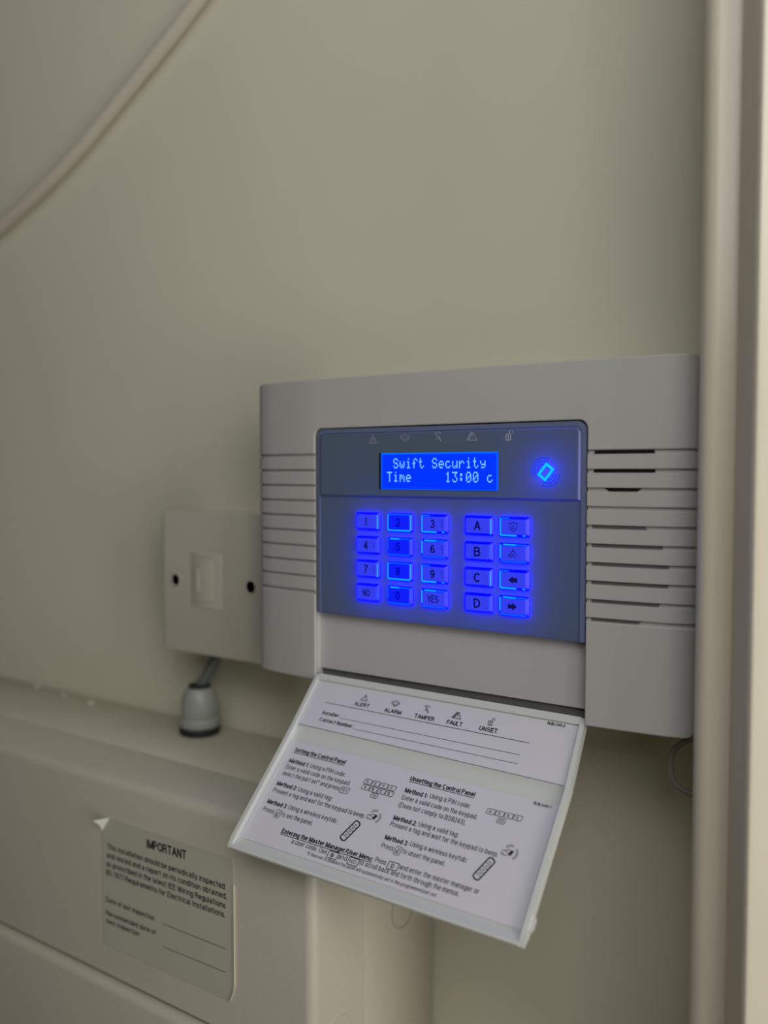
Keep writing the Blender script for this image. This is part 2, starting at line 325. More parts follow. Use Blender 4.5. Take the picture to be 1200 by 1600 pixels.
up = rounded_rect(-XE, XE, 1.5112, ZT, 0.004, 5, (1, 1, 0, 0))
notch = [(-0.0922, 1.5112), (-0.0922, 1.5225)] + [(-0.0922+0.005-0.005*math.cos(math.radians(a)), 1.5225+0.005*math.sin(math.radians(a))) for a in (22, 45, 67, 90)]
notch += [(0.0922-0.005+0.005*math.sin(math.radians(a)), 1.5225+0.005*math.cos(math.radians(a))) for a in (0, 22, 45, 67, 90)] + [(0.0922, 1.5112)]
slab(bm, up[:13] + notch + up[13:], F, F+G+0.0002, 0.0007, True, cuts)
zl = 1.4203
slab(bm, rounded_rect(-XE, -0.0922, ZB, zl, 0.004, 5, (0, 0, 1, 0)), F, F+G+0.0002, 0.0006, True, cuts)
slab(bm, rounded_rect(0.0922, XE, ZB, zl, 0.004, 5, (0, 0, 0, 1)), F, F+G+0.0002, 0.0006, True, cuts)
auto_smooth(finish(bm, 'front_cover', M['panel'], P), 12)
# ribs between the grooves: nine grooves over 1.5112 .. 1.4203 on both wings
zs = [1.5112 - k*(1.5112-1.4225)/9 for k in range(10)]       # groove tops
for side in (-1, 1):
    gh = 0.0015 if side < 0 else 0.0021
    zz = zs
    for k in range(9):
        bm = bmesh.new(); z1, z0 = zz[k]-gh, zz[k+1]
        xa, xb = (-XE, -0.0922) if side < 0 else (0.0922, XE)
        slab(bm, [(xb, z1), (xa, z1), (xa, z0), (xb, z0)], F, F+G+0.0002, 0.0002, True, cuts)
        auto_smooth(finish(bm, 'vent_rib', M['panel'], P), 12)
# dark strips standing in for the shade of openings in the right-hand grooves
def slot(x0, x1, k, m, l=0.0, r=0.0):
    z1 = zs[k]-0.0001; z0 = zs[k]-0.0020
    bm = bmesh.new(); n = 8
    a = []; b = []
    for i in range(n+1):
        t = i/n; a.append((x0+(x1-x0)*t, z1)); b.append((x0+l+(x1-r-x0-l)*t, z0))
    for i in range(n):
        q = [bm.verts.new((x, F+G-0.00015+bow(x), z)) for x, z in (a[i], a[i+1], b[i+1], b[i])]; bm.faces.new(q)
    finish(bm, 'vent_opening_shade', m, P)
slot(0.0960, 0.1265, 0, M['dark'], -0.0008, -0.0004); slot(0.0954, 0.1272, 1, M['dark'], 0, 0)
slot(0.1008, 0.1210, 2, M['dark'], 0.0028, 0.0028)
for k, x1, r in ((4, 0.1225, -0.001), (5, 0.1312, 0), (6, 0.1345, 0), (7, 0.1342, 0), (8, 0.1305, 0.0008), (9, 0.1215, 0.002)):
    slot(0.0948, x1, k, M['slot'], 0, r)
# bay floor under the lens
RF = F+0.0056
bm = bmesh.new(); box(bm, -0.0922, 0.0922, RF, RF+0.003, 1.3712, 1.5275)
box(bm, -0.0922, 0.0922, RF+0.003, RF+0.012, 1.3640, 1.5275)
finish(bm, 'keypad_bay', M['panel_in'], P)
bm = bmesh.new(); box(bm, -0.0918, 0.0918, RF+0.0022, RF+0.0032, 1.3640, 1.3714)
finish(bm, 'hinge_gap_shade', M['slot'], P)  # dark strip painted in for the shade inside the hinge gap

# lens: frame ring, raised display window, lower keypad sheet (both single translucent skins over lit LEDs)
bm = bmesh.new()
LX, LZ0, LZ1, LM = 0.0915, 1.4084, 1.5268, 1.4842
def ring(bm, outer, inner, yf, yb):
    n = len(outer); a = [bm.verts.new((x, yf, z)) for x, z in outer]; b = [bm.verts.new((x, yf, z)) for x, z in inner]
    c = [bm.verts.new((x, yb, z)) for x, z in outer]; d = [bm.verts.new((x, yb, z)) for x, z in inner]
    for i in range(n):
        j = (i+1) % n
        bm.faces.new((a[i], a[j], b[j], b[i])); bm.faces.new((a[i], c[i], c[j], a[j])); bm.faces.new((b[i], b[j], d[j], d[i]))
cn = (1, 1, 0, 0)
def rr4(x, z0, z1, r): # rounded top corners, same vertex count whatever the inset
    return rounded_rect(-x, x, z0, z1, r, 5, cn)
ring(bm, rr4(LX, LZ0, LZ1, 0.0050), rr4(LX-0.0016, LZ0+0.0003, LZ1-0.0014, 0.0044), F+0.0006, RF)
ring(bm, rr4(LX-0.0014, LZ0+0.0002, LZ1-0.0012, 0.0045), rr4(LX-0.0026, LZ0+0.0005, LZ1-0.0026, 0.0036), F+0.0002, RF)
LSH = Matrix.Translation((0.0005, 0, 0)) @ Matrix.Scale(0.9945, 4, (1, 0, 0))
bm.transform(LSH)
auto_smooth(finish(bm, 'lens_frame', M['frame'], P), 30)
def skin(bm, x, z0, z1, y0, drop, r, side):
    """open-backed sheet: flat face at y0 with a chamfered edge falling back by drop"""
    o = rounded_rect(-x, x, z0, z1, r, 5, cn); i = rounded_rect(-x+side, x-side, z0+side*0.7, z1-side, max(r-side, 0.001), 5, cn)
    a = [bm.verts.new((p[0], y0+drop, p[1])) for p in o]; b = [bm.verts.new((p[0], y0, p[1])) for p in i]
    for k in range(len(a)): bm.faces.new((a[k], a[(k+1) % len(a)], b[(k+1) % len(a)], b[k]))
    bm.faces.new(b)
bm = bmesh.new(); skin(bm, LX-0.0026, LM, LZ1-0.0026, F-0.0006, 0.0014, 0.0036, 0.0015); bm.transform(LSH)
upper = auto_smooth(finish(bm, 'display_window', M['lens'], P), 20)
bm = bmesh.new(); skin(bm, LX-0.0026, LZ0+0.0004, LM, F+0.0010, 0.0003, 0.001, 0.0003); bm.transform(LSH)
finish(bm, 'keypad_sheet', M['lens'], P)

# lcd
lx0, lx1, lz0, lz1 = -0.0392, 0.0402, 1.4892, 1.5112
LY = F-0.0010
bm = bmesh.new(); box(bm, lx0-0.0016, lx1, LY+0.0001, LY+0.0010, lz0-0.0001, lz1+0.0001)
finish(bm, 'window_depth_shade', M['dark'], P)  # dark strip stands in for the shaded depth of the window cutaway
bm = bmesh.new(); box(bm, lx0, lx1, LY, LY+0.0005, lz0, lz1)
lcd = finish(bm, 'display_screen', M['lcd'], P)
pr = Print(lambda x, y: (x, LY-0.0001, y))
for a, b, c, d in ((lx0, lx1, lz1-0.0009, lz1), (lx1-0.0007, lx1, lz0, lz1), (lx0, lx1, lz0, lz0+0.0003), (lx0, lx0+0.0006, lz0, lz1)):
    pr.poly([(a, c), (b, c), (b, d), (a, d)])
pr.done('screen_edge', M['lcd_edge'], lcd)
FNT = {'S': '01110 10001 10000 01110 00001 10001 01110', 'w': '00000 00000 10001 10001 10101 10101 01010', 'i': '00100 00000 01100 00100 00100 00100 01110',
 'f': '00110 01001 01000 11100 01000 01000 01000', 't': '01000 01000 11100 01000 01000 01001 00110', 'e': '00000 00000 01110 10001 11111 10000 01110',
 'c': '00000 00000 01110 10000 10000 10001 01110', 'u': '00000 00000 10001 10001 10001 10011 01101', 'r': '00000 00000 10110 11001 10000 10000 10000',
 'y': '00000 00000 10001 10001 01111 00001 01110', 'T': '11111 00100 00100 00100 00100 00100 00100', 'm': '00000 00000 11010 10101 10101 10001 10001',
 '1': '00100 01100 00100 00100 00100 00100 01110', '3': '11111 00010 00100 00010 00001 10001 01110', ':': '00000 01100 01100 00000 01100 01100 00000',
 '0': '01110 10001 10011 10101 11001 10001 01110'}
pr = Print(lambda x, y: (x, LY-0.0002, y))
cw = 0.00455; dp = 0.00070; dz = 0.00087
for row, (t, ztop) in enumerate(((' Swift Security ', 1.5079), ('Time     13:00 c', 1.4998))):
    for i, ch in enumerate(t):
        if ch == ' ': continue
        for r, bits in enumerate(FNT[ch].split()):
            for c, b in enumerate(bits):
                if b == '1':
                    x = -0.0347+i*cw+c*dp; z = ztop-r*dz
                    pr.poly([(x, z-dz*0.97), (x+dp*0.97, z-dz*0.97), (x+dp*0.97, z), (x, z)])
pr.done('display_text', M['pixel'], lcd)

# icon set shared by the lens and the flap; each is drawn about (cx, cy) with size u
def tri(p, cx, cy, u, w):
    p.line([(cx-u, cy-u*0.8), (cx+u, cy-u*0.8), (cx, cy+u*0.9)], w, True)
    p.line([(cx, cy+u*0.35), (cx, cy-u*0.25)], w); p.line([(cx, cy-u*0.42), (cx, cy-u*0.56)], w)
def bell(p, cx, cy, u, w):
    p.line([(cx-u*0.65, cy-u*0.45), (cx-u*0.42, cy-u*0.2), (cx-u*0.4, cy+u*0.4), (cx-u*0.2, cy+u*0.8), (cx+u*0.2, cy+u*0.8), (cx+u*0.4, cy+u*0.4), (cx+u*0.42, cy-u*0.2), (cx+u*0.65, cy-u*0.45)], w, True)
    p.arc(cx, cy-u*0.5, u*0.25, 180, 360, w, 5)
    for s in (-1, 1):
        for r in (0.85, 1.15): p.line([(cx+s*u*r*0.95, cy+u*0.55), (cx+s*u*r, cy+u*0.15), (cx+s*u*r*0.95, cy-u*0.2)], w*0.8)
def tamper(p, cx, cy, u, w):
    p.line([(cx-u*0.9, cy+u*0.9), (cx+u*0.05, cy+u*0.15)], w); p.line([(cx-u*0.5, cy+u*1.0), (cx+u*0.7, cy+u*0.75)], w)
    p.poly([(cx-u*0.1, cy+u*0.35), (cx+u*0.2, cy+u*0.15), (cx+u*0.75, cy-u*0.75), (cx+u*0.5, cy-u*0.95)])
    p.line([(cx-u*0.1, cy+u*0.4), (cx-u*0.35, cy-u*0.5)], w)
def fault(p, cx, cy, u, w):
    tri(p, cx+u*0.25, cy, u*0.95, w); p.line([(cx-u*1.25, cy-u*0.76), (cx-u*0.25, cy+u*0.9)], w); p.line([(cx-u*1.0, cy-u*0.76), (cx+u*0.0, cy+u*0.85)], w)
def padlock(p, cx, cy, u, w):
    p.line([(cx-u*0.6, cy+u*0.05), (cx+u*0.35, cy+u*0.05), (cx+u*0.35, cy-u*0.95), (cx-u*0.6, cy-u*0.95)], w, True)
    p.line([(cx-u*0.12, cy-u*0.25), (cx-u*0.12, cy-u*0.65)], w*1.4)
    p.line([(cx+u*0.15, cy+u*0.05), (cx+u*0.15, cy+u*0.6)], w); p.arc(cx+u*0.45, cy+u*0.62, u*0.3, 180, 0, w, 6); p.line([(cx+u*0.75, cy+u*0.62), (cx+u*0.75, cy+u*0.3)], w)
lens_map = lambda x, y: (x, F-0.00075, y)
for fn, x, z, nm, m in ((tri, -0.0456, 1.5196, 'alert_icon', 'icon_faint'), (bell, -0.0222, 1.5200, 'bell_icon', 'icon_faint'), (tamper, 0.0010, 1.5203, 'tamper_icon', 'icon_faint'),
                        (fault, 0.0235, 1.5199, 'fault_icon', 'icon_faint'), (padlock, 0.0468, 1.5205, 'padlock_icon', 'icon_white')):
    pr = Print(lens_map); fn(pr, x, z, 0.0028 if fn is not padlock else 0.0032, 0.00038 if fn is not padlock else 0.00045); pr.done(nm, M[m], upper)
# tag reader symbol: tilted card with waves either side
cx, cz = 0.0690, 1.4997
pr = Print(lens_map)
for s in (-1, 1):
    for r in (0.0034, 0.0052, 0.0070):
        a = 118 if s < 0 else -62
        pr.arc(cx+s*0.0012, cz-s*0.0008, r, a-55, a+85 if s < 0 else a+55, 0.0005, 12)
pr.done('reader_waves', M['logo_arc'], upper)
pr = Print(lambda x, y: (x, F-0.0009, y))
r_ = math.radians(-38); C = []
for u_, v_ in ((-0.0024, -0.0036), (0.0024, -0.0036), (0.0024, 0.0036), (-0.0024, 0.0036)):
    C.append((cx+u_*math.cos(r_)-v_*math.sin(r_), cz+u_*math.sin(r_)+v_*math.cos(r_)))
pr.line(C, 0.0013, True)
pr.done('reader_card_symbol', M['logo'], upper)

# LEDs behind the lens (real lamps inside the panel)
def led(x, z, e, y=F+0.0042, rad=0.0012):
    l = bpy.data.lights.new('led', 'POINT'); l.energy = e; l.color = (0.0, 0.03, 1.0); l.shadow_soft_size = rad*S
    o = bpy.data.objects.new('led_light', l); col.objects.link(o); o.location = V(x, y, z) - P.location; o.parent = P
led(cx, cz, 0.0034, F+0.0050)
for r_i in range(4):
    for x, e in ((-0.0497, 0.00022), (-0.0259, 0.0006), (-0.0015, 0.0005), (0.0279, 0.0004), (0.0503, 0.0004)): led(x, 1.4691-0.01483*r_i, e, F+0.0034)

# keys
def key(x, z, w_, h_, legend, bright, edges, small=None, shift=0.0):
    yb, yf = F+0.0012, F-0.0016
    bx, bz = w_/2, h_/2; tx, tz = bx-0.0017, bz-0.0013
    bm = bmesh.new()
    o = rounded_rect(x-bx, x+bx, z-bz, z+bz, 0.0010, 3); o2 = rounded_rect(x-bx, x+bx, z-bz, z+bz, 0.0010, 3)
    i = rounded_rect(x-tx, x+tx, z-tz, z+tz, 0.0007, 3)
    a = [bm.verts.new((p[0], yb+0.001, p[1])) for p in o]; b = [bm.verts.new((p[0], yb-0.0010, p[1])) for p in o2]; c = [bm.verts.new((p[0], yf, p[1])) for p in i]
    n = len(a)
    for k in range(n):
        j = (k+1) % n; bm.faces.new((a[k], a[j], b[j], b[k])); bm.faces.new((b[k], b[j], c[j], c[k]))
    bm.faces.new(c)
    ko = auto_smooth(finish(bm, 'key', M['skirt'], P), 25)
    bm = bmesh.new(); q = rounded_rect(x-tx+0.0001, x+tx-0.0001, z-tz+0.0001, z+tz-0.0001, 0.0006, 3)
    slab(bm, q, yf-0.0004, yf+0.0002, 0.0002)
    finish(bm, 'key_top', M['cap_bright' if bright else 'cap'], ko)
    yl = yf-0.0005; soft = bright
    pr = Print(lambda u, v: (u, yl, v))
    if callable(legend): legend(pr, x, z)
    elif legend:
        hh = 0.0052 if len(legend) == 1 else 0.0044; ww = (0.0032 if legend not in '1' else 0.0015) if len(legend) == 1 else (0.0056 if legend == "NO" else 0.0076)
        if legend in 'ABCD': ww = 0.0042; hh = 0.0054
        sx = x + (-0.0004 if legend in '0123456789' else 0)
        pr.text(legend, sx-ww/2, sx+ww/2, z-hh/2, hh, 0, None, 0.17 if len(legend) == 1 else 0.14)
    if small:
        for k, ch in enumerate(small):
            zc = z + (len(small)-1)*0.00085 - k*0.0017
            pr.text(ch, x+tx-0.0020, x+tx-0.0008, zc-0.0006, 0.0012)
    pr.done('legend', M['legend_soft' if soft else 'legend'], ko)
    # LED light catching the key edges, put in as emissive strips on the skirt
    def mp(s_, a0, a1, wd):
        pts = {'l': ((x-tx-0.0004, z-tz+(2*tz)*a0), (x-tx-0.0004, z-tz+(2*tz)*a1)), 'r': ((x+tx+0.0004, z-tz+(2*tz)*a0), (x+tx+0.0004, z-tz+(2*tz)*a1)),
               't': ((x-tx+2*tx*a0, z+tz+0.0004), (x-tx+2*tx*a1, z+tz+0.0004)), 'b': ((x-tx+2*tx*a0, z-tz-0.0004), (x-tx+2*tx*a1, z-tz-0.0004))}[s_]
        return pts, wd
    for lev in ('rim', 'rim_soft'):
        pr = Print(lambda u, v: (u, yf+0.0003, v)); used = False
        for e in edges:
            s_, a0, a1, L = e
            if L != lev: continue
            pts, wd = mp(s_, a0, a1, 0.0009); used = True
            (ax, az), (bx_, bz_) = pts; L_ = math.hypot(bx_-ax, bz_-az); nx, nz = -(bz_-az)/L_, (bx_-ax)/L_
            pr.poly([(ax, az), ((ax+bx_)/2+nx*wd*.5, (az+bz_)/2+nz*wd*.5), (bx_, bz_), ((ax+bx_)/2-nx*wd*.5, (az+bz_)/2-nz*wd*.5)]) if L_ < 0.003 else pr.line(list(pts), wd)
        if used: pr.done('lit_edge', M[lev], ko)
        else: pr.bm.free()
def badge(p, x, z):
    p.line([(x-0.0024, z+0.0022), (x-0.0012, z+0.0018), (x, z+0.0026), (x+0.0012, z+0.0018), (x+0.0024, z+0.0022), (x+0.0022, z-0.0006), (x, z-0.0028), (x-0.0022, z-0.0006)], 0.00035, True)
    p.arc(x, z-0.0002, 0.0008, 0, 360, 0.00035, 10)
def chevrons(p, x, z):
    p.line([(x-0.0026, z-0.0012), (x, z+0.0016), (x+0.0026, z-0.0012)], 0.0004); p.line([(x-0.0026, z-0.0020), (x-0.0012, z-0.0006)], 0.0004)
    p.line([(x-0.0012, z-0.0022), (x, z-0.0006), (x+0.0012, z-0.0022)], 0.0004); p.line([(x-0.0003, z+0.0022), (x+0.0003, z+0.0026)], 0.0004)
def arrow(s):
    def f(p, x, z):
        P_ = [(x-s*0.0028, z), (x+s*0.0002, z+0.0021), (x+s*0.0001, z+0.0010), (x+s*0.0028, z+0.0014), (x+s*0.0028, z-0.0014), (x+s*0.0001, z-0.0010), (x+s*0.0002, z-0.0021)]
        p.poly([P_[0], P_[1], P_[6]]); p.poly([P_[2], P_[3], P_[4], P_[5]])
    return f
X5 = (-0.0497, -0.0259, -0.0015, 0.0279, 0.0503); Z4 = [1.4691-0.01483*k for k in range(4)]
R, RS = 'rim', 'rim_soft'
e2a = [('l', 0, 1, R), ('b', 0, 1, R), ('r', 0, 1, R), ('t', 0, .3, RS), ('t', .3, 1, RS)]
e2b = [('t', 0.1, .5, R), ('l', .3, 1, RS), ('t', .5, 1, RS), ('r', .4, 1, RS), ('b', 0, 1, RS)]
e3a = [('l', 0, 1, R), ('b', 0, .6, R), ('b', .85, 1, R), ('t', 0, .3, RS)]
e3b = [('t', .1, .6, R), ('l', .2, 1, R), ('t', .6, 1, RS), ('b', 0, .4, RS), ('b', .4, 1, RS)]
e1 = [('r', 0, .9, R)]; e1b = [('r', .2, .9, RS)]
keys = [('1', 0, 0, 0, e1, None), ('2', 1, 0, 1, e2a, None), ('3', 2, 0, 0, e3a, 'DEF'), ('A', 3, 0, 0, e1, None), (badge, 4, 0, 0, e3a, None),
        ('4', 0, 1, 0, e1b, 'GHI'), ('5', 1, 1, 1, e2b, None), ('6', 2, 1, 0, e3b, 'MNO'), ('B', 3, 1, 0, e1b, None), (chevrons, 4, 1, 0, e3b, None),
        ('7', 0, 2, 0, e1, 'PRS'), ('8', 1, 2, 1, e2a, None), ('9', 2, 2, 0, e3a, 'WXY'), ('C', 3, 2, 0, e1, None), (arrow(1), 4, 2, 0, e3a, None),
        ('NO', 0, 3, 0, e1b, None), ('0', 1, 3, 1, e2b, None), ('YES', 2, 3, 0, e3b, None), ('D', 3, 3, 0, e1b, None), (arrow(-1), 4, 3, 0, e3b, None)]
for lg, c, r, br, ed, sm in keys:
    key(X5[c], Z4[r], 0.0186 if c else 0.0180, 0.0112, lg, br, ed, sm)

# ------------------------------------------------------------------ flap: hangs from the hinge, its lip resting against the unit below
XL, XR = -0.0915, 0.0915
NL = [(0.0, 1.3668), (0.0255, 1.3395), (0.0835, 1.2835)]
NR = [(-0.003, 1.365), (0.0185, 1.3325), (0.0735, 1.2755)]
SL = (0.0382, 0.0799)
def W(x, s, n, seg=None):
    t = (x-XL)/(XR-XL); N = [(l[0]*(1-t)+r[0]*t, l[1]*(1-t)+r[1]*t) for l, r in zip(NL, NR)]
    if seg is None: seg = 0 if s < 1 else 1
    u = s-seg; a, b = N[seg], N[seg+1]; dx, dz = b[0]-a[0], b[1]-a[1]; L = math.hypot(dx, dz)
    return Vector((x, F-(a[0]+dx*u-dz/L*n), a[1]+dz*u+dx/L*n))
FLAP_T = 0.0042
top_prof = [(-0.055, 0.0), (0.055, 0.0), (0.068, -0.0013), (0.45, -0.0013), (0.935, -0.0013), (0.965, -0.0019), (1.0, -0.0024), (1.06, -0.0031), (1.085, -0.0032), (1.5, -0.0032), (1.905, -0.0032), (1.94, -0.0022), (1.985, -0.0004), (2.0, -0.0006), (2.006, -0.0016)]
def flap_strip(bm, x0, x1, prof, nback, nx=8):
    xs = [x0+(x1-x0)*i/nx for i in range(nx+1)]
    T = [[bm.verts.new(W(x, s, n)) for s, n in prof] for x in xs]
    B = [[bm.verts.new(W(x, s, nback if s < 1.98 else min(n-0.0008, -0.0030))) for s, n in prof] for x in xs]
    for i in range(nx):
        for j in range(len(prof)-1):
            bm.faces.new((T[i][j], T[i+1][j], T[i+1][j+1], T[i][j+1])); bm.faces.new((B[i][j], B[i][j+1], B[i+1][j+1], B[i+1][j]))
        for j in (0, len(prof)-1): bm.faces.new((T[i][j], T[i+1][j], B[i+1][j], B[i][j]))
    for i in (0, nx):
        for j in range(len(prof)-1): bm.faces.new((T[i][j], T[i][j+1], B[i][j+1], B[i][j]))
bm = bmesh.new(); flap_strip(bm, -0.0890, 0.0890, top_prof, -FLAP_T-0.0006)
rim = [(-0.045, -0.0005), (0.06, 0.0006), (0.5, 0.0006), (0.99, 0.0006), (1.01, 0.0006), (1.5, 0.0006), (1.93, 0.0004), (1.985, -0.0004), (2.004, -0.0014)]
for a, b in ((-0.0915, -0.0889), (0.0889, 0.0915)): flap_strip(bm, a, b, rim, -FLAP_T-0.0006, 2)
# small tab on the right-hand rim
tb = [(0.0914, 1.80), (0.0928, 1.815), (0.0928, 1.885), (0.0914, 1.91)]
a = [bm.verts.new(W(x, s, -0.0006)) for x, s in tb]; b = [bm.verts.new(W(x, s, -0.0042)) for x, s in tb]
bm.faces.new(a); bm.faces.new(b)
for i in range(4): bm.faces.new((a[i], a[(i+1) % 4], b[(i+1) % 4], b[i]))
flap = auto_smooth(finish(bm, 'flap', M['flap'], P), 25)
def label_sheet(name, x0, x1, s0, s1, n, seg):
    bm = bmesh.new(); nx, ns = 10, 4
    for dn in (0, -0.0002):
        g = [[bm.verts.new(W(x0+(x1-x0)*i/nx, s0+(s1-s0)*j/ns, n+dn, seg)) for j in range(ns+1)] for i in range(nx+1)]
        for i in range(nx):
            for j in range(ns): bm.faces.new((g[i][j], g[i+1][j], g[i+1][j+1], g[i][j+1]))
    finish(bm, name, M['paper'], flap, smooth='keep')
label_sheet('paper_label', -0.0880, 0.0882, 0.080, 0.925, -0.0010, 0)
label_sheet('paper_label', -0.0878, 0.0880, 1.095, 1.905, -0.0028, 1)
m0 = lambda x, y: W(x, -y/SL[0], -0.00085, 0)
m1 = lambda x, y: W(x, 1-y/SL[1], -0.0026, 1)
y0 = lambda s: -s*SL[0]
y1 = lambda s: -(s-1)*SL[1]
CAP = 0.0029
def one(mp_, name, m, par, fn):
    p = Print(mp_); fn(p); return p.done(name, m, par)
for t, a, b, s in (('ALERT', -.05465, -.0437, .397), ('ALARM', -.0324, -.0205, .405), ('TAMPER', -.01118, .0024, .405), ('FAULT', .0108, .0209, .402), ('UNSET', .0318, .0432, .398)):
    one(m0, 'printed_word', M['ink'], flap, lambda p: p.text(t, a, b, y0(s), 0.0027, 1))
for t, a, b, s, c_ in (('Installer:', -.0744, -.0611, .665, .0026), ('Contact Number:', -.0743, -.0486, .790, .0026), ('RLBL1349-2', .0705, .0807, .125, .0017)):
    one(m0, 'printed_line', M['ink'], flap, lambda p: p.text(t, a, b, y0(s), c_, 1))
for a, sa, b, sb, w_ in ((-.0757, .447, .0634, .440, .00032), (-.0606, .665, .0596, .635, .00024), (-.0480, .795, .0596, .765, .00024), (-.0876, .918, .0876, .918, .00022)):
    one(m0, 'ruled_line', M['ink'], flap, lambda p: p.line([(a, y0(sa)), (b, y0(sb))], w_))
for fn, x, s, nm in ((tri, -.0492, .235, 'alert_icon'), (bell, -.0267, .235, 'bell_icon'), (tamper, -.0046, .235, 'tamper_icon'), (fault, .0159, .240, 'fault_icon'), (padlock, .0377, .235, 'padlock_icon')):
    p_ = Print(m0); fn(p_, x, y0(s), 0.0024, 0.00038); p_.done(nm, M['ink'], flap)
TX = [("Setting the Control Panel", -.0821, -.0441, 1.180, 2), ("Method 1:", -.0821, -.0671, 1.274, 1), ("Using a PIN code:", -.0661, -.0406, 1.272, 0),
 ("Enter a valid code on the keypad,", -.0822, -.0349, 1.327, 0), ("select the part set* and press", -.0820, -.0402, 1.381, 0), ("Method 2:", -.0823, -.0672, 1.468, 1),
 ("Using a valid tag:", -.0662, -.0419, 1.469, 0), ("Present a tag and wait for the keypad to beep.", -.0824, -.0170, 1.524, 0), ("Method 3:", -.0823, -.0675, 1.617, 1),
 ("Using a wireless keyfob:", -.0666, -.0323, 1.614, 0), ("Press", -.0824, -.0744, 1.679, 0), ("to set the panel.", -.0686, -.0466, 1.678, 0),
 ("Entering the Master Manager/User Menu:", -.0633, -.0016, 1.790, 2), ("Press", -.0002, .0066, 1.785, 0), ("and enter the master manager or", .0149, .0612, 1.782, 0),
 ("a user code. Use", -.0540, -.0297, 1.838, 0), ("and", -.0220, -.0164, 1.838, 0), ("to scroll back and forth through the menus.", -.0084, .0516, 1.833, 0),
 ("Unsetting the Control Panel", .0002, .0409, 1.174, 2), ("Method 1:", .0, .0146, 1.268, 1), ("Using a PIN code:", .0157, .0407, 1.261, 0),
 ("Enter a valid code on the keypad.", .0001, .0466, 1.322, 0), ("(Does not comply to BS8243).", .0, .0415, 1.379, 0), ("Method 2:", .0, .0149, 1.477, 1),
 ("Using a valid tag:", .0159, .0400, 1.472, 0), ("Present a tag and wait for the keypad to beep.", -.0002, .0645, 1.524, 0), ("Method 3:", -.0001, .0146, 1.623, 1),
 ("Using a wireless keyfob:", .0156, .0494, 1.616, 0), ("Press", -.0001, .0075, 1.682, 0), ("to unset the panel.", .0130, .0386, 1.678, 0)]
TX += [("*If flexi-set is disabled the panel will automatically set in the programmed part set", -.0416, .0402, 1.879, -1), ("RLBL1349-3", .0738, .0836, 1.122, -2)]
for t, a, b, s, k in TX:
    y = y1(s)
    def draw(p):
        p.text(t, a, b, y, CAP if k >= 0 else (0.0020 if k == -1 else 0.0017), 1 if k in (1, 2, -2) else 0)
        if k == 2: p.line([(a, y-0.0006), (b, y-0.0006)], .00035)
    one(m1, 'printed_line', M['ink' if k > 0 else 'ink_soft'], flap, draw)
def boxed(p, t, x, s, w_, h_, lw=.00030, skew=0.12, cap=None, bold=0.0):
    y = y1(s); p.rrect(x-w_/2, x+w_/2, y-h_/2, y+h_/2, 0.0005, lw, skew)
    cap = cap or h_*0.55; tw = min(w_*0.72, cap*(0.9*len(t)))
    if t: p.text(t, x-tw/2, x+tw/2, y-cap/2, cap, bold)
BX = [('YES', -.0368, 1.368, .0056, .0036, .0003, 0, .12), ('D', .0108, 1.775, .0062, .0040, .0004, 1, .12), ('B', -.0259, 1.828, .0062, .0040, .0004, 1, .12), ('NO', -.0124, 1.827, .0064, .0040, .0004, 0, .12)]
for k in range(4):
    BX += [('8', -.0249+.0054*k, 1.262, .0048, .0030, .0003, 0, .25), ('ABCD'[k], -.0247+.0053*k, 1.306, .0048, .0030, .0003, 1, .25), ('8', .0525+.0051*k, 1.243-.0015*k, .0047, .0029, .0003, 0, .25)]
BX += [('YES', -.0172, 1.348, .0044, .0028, .0003, 0, .12), ('YES', .0598, 1.288, .0044, .0028, .0003, 0, .12)]
for t, x, s, w_, h_, lw, bo, sk in BX:
    one(m1, 'key_symbol', M['ink'], flap, lambda p: boxed(p, t, x, s, w_, h_, lw, sk, None, bo))
for x, s in ((-.0716, 1.668), (.0100, 1.670)):
    def draw(p): boxed(p, '', x, s, .0036, .0046); padlock(p, x+0.0001, y1(s), .0015, .00025)
    one(m1, 'padlock_symbol', M['ink'], flap, draw)
for x, s, (fx, fs), (gx, gs) in ((-.0116, 1.492, (-.0196, 1.572), (-.0242, 1.695)), (.0700, 1.471, (.0620, 1.556), (.0571, 1.682))):
    y = y1(s); p_ = Print(m1)
    p_.poly([(x-.0008, y-.0012), (x+.0006, y-.0018), (x+.0020, y+.0008), (x+.0006, y+.0014)])
    for r in (.0028, .0036): p_.arc(x+.0006, y, r, -60, 50, .00025, 8); p_.arc(x+.0002, y+.0004, r, 75, 150, .00025, 6)
    p_.line([(x-.0046, y-.0002), (x-.0026, y+.0004), (x-.0006, y+.0014), (x+.0002, y+.0006)], .0003)
    p_.line([(x-.0046, y-.0018), (x-.0026, y-.0022), (x-.0004, y-.0018)], .0003); p_.line([(x-.0030, y+.0002), (x-.0012, y-.0004), (x-.0002, y-.0008)], .00025); p_.line([(x-.0046, y-.0010), (x-.0030, y-.0014)], .00025)
    p_.done('tag_in_hand_drawing', M['ink'], flap)
    p_ = Print(m1); A_ = Vector((fx, y1(fs))); B_ = Vector((gx, y1(gs))); d = (B_-A_); L = d.length; d /= L; nrm = Vector((-d.y, d.x)); hw = .0020
    pts = []
    for sgn, base, dirn in ((1, A_, -1), (-1, B_, 1)):
        for i in range(7):
            a = math.pi*i/6; o_ = base + nrm*hw*math.cos(a)*sgn + d*dirn*hw*math.sin(a)*0.6
            pts.append((o_.x, o_.y))
    p_.line(pts, .00075, True)
    for k in range(1, 5):
        c_ = A_+d*L*(k/4.6); p_.line([tuple(c_+nrm*hw), tuple(c_-nrm*hw)], .0003)
        m_ = A_+d*L*((k-.5)/4.6); p_.line([tuple(m_+nrm*.0004), tuple(m_-nrm*.0004)], .0005)
    p_.done('keyfob_drawing', M['ink'], flap)

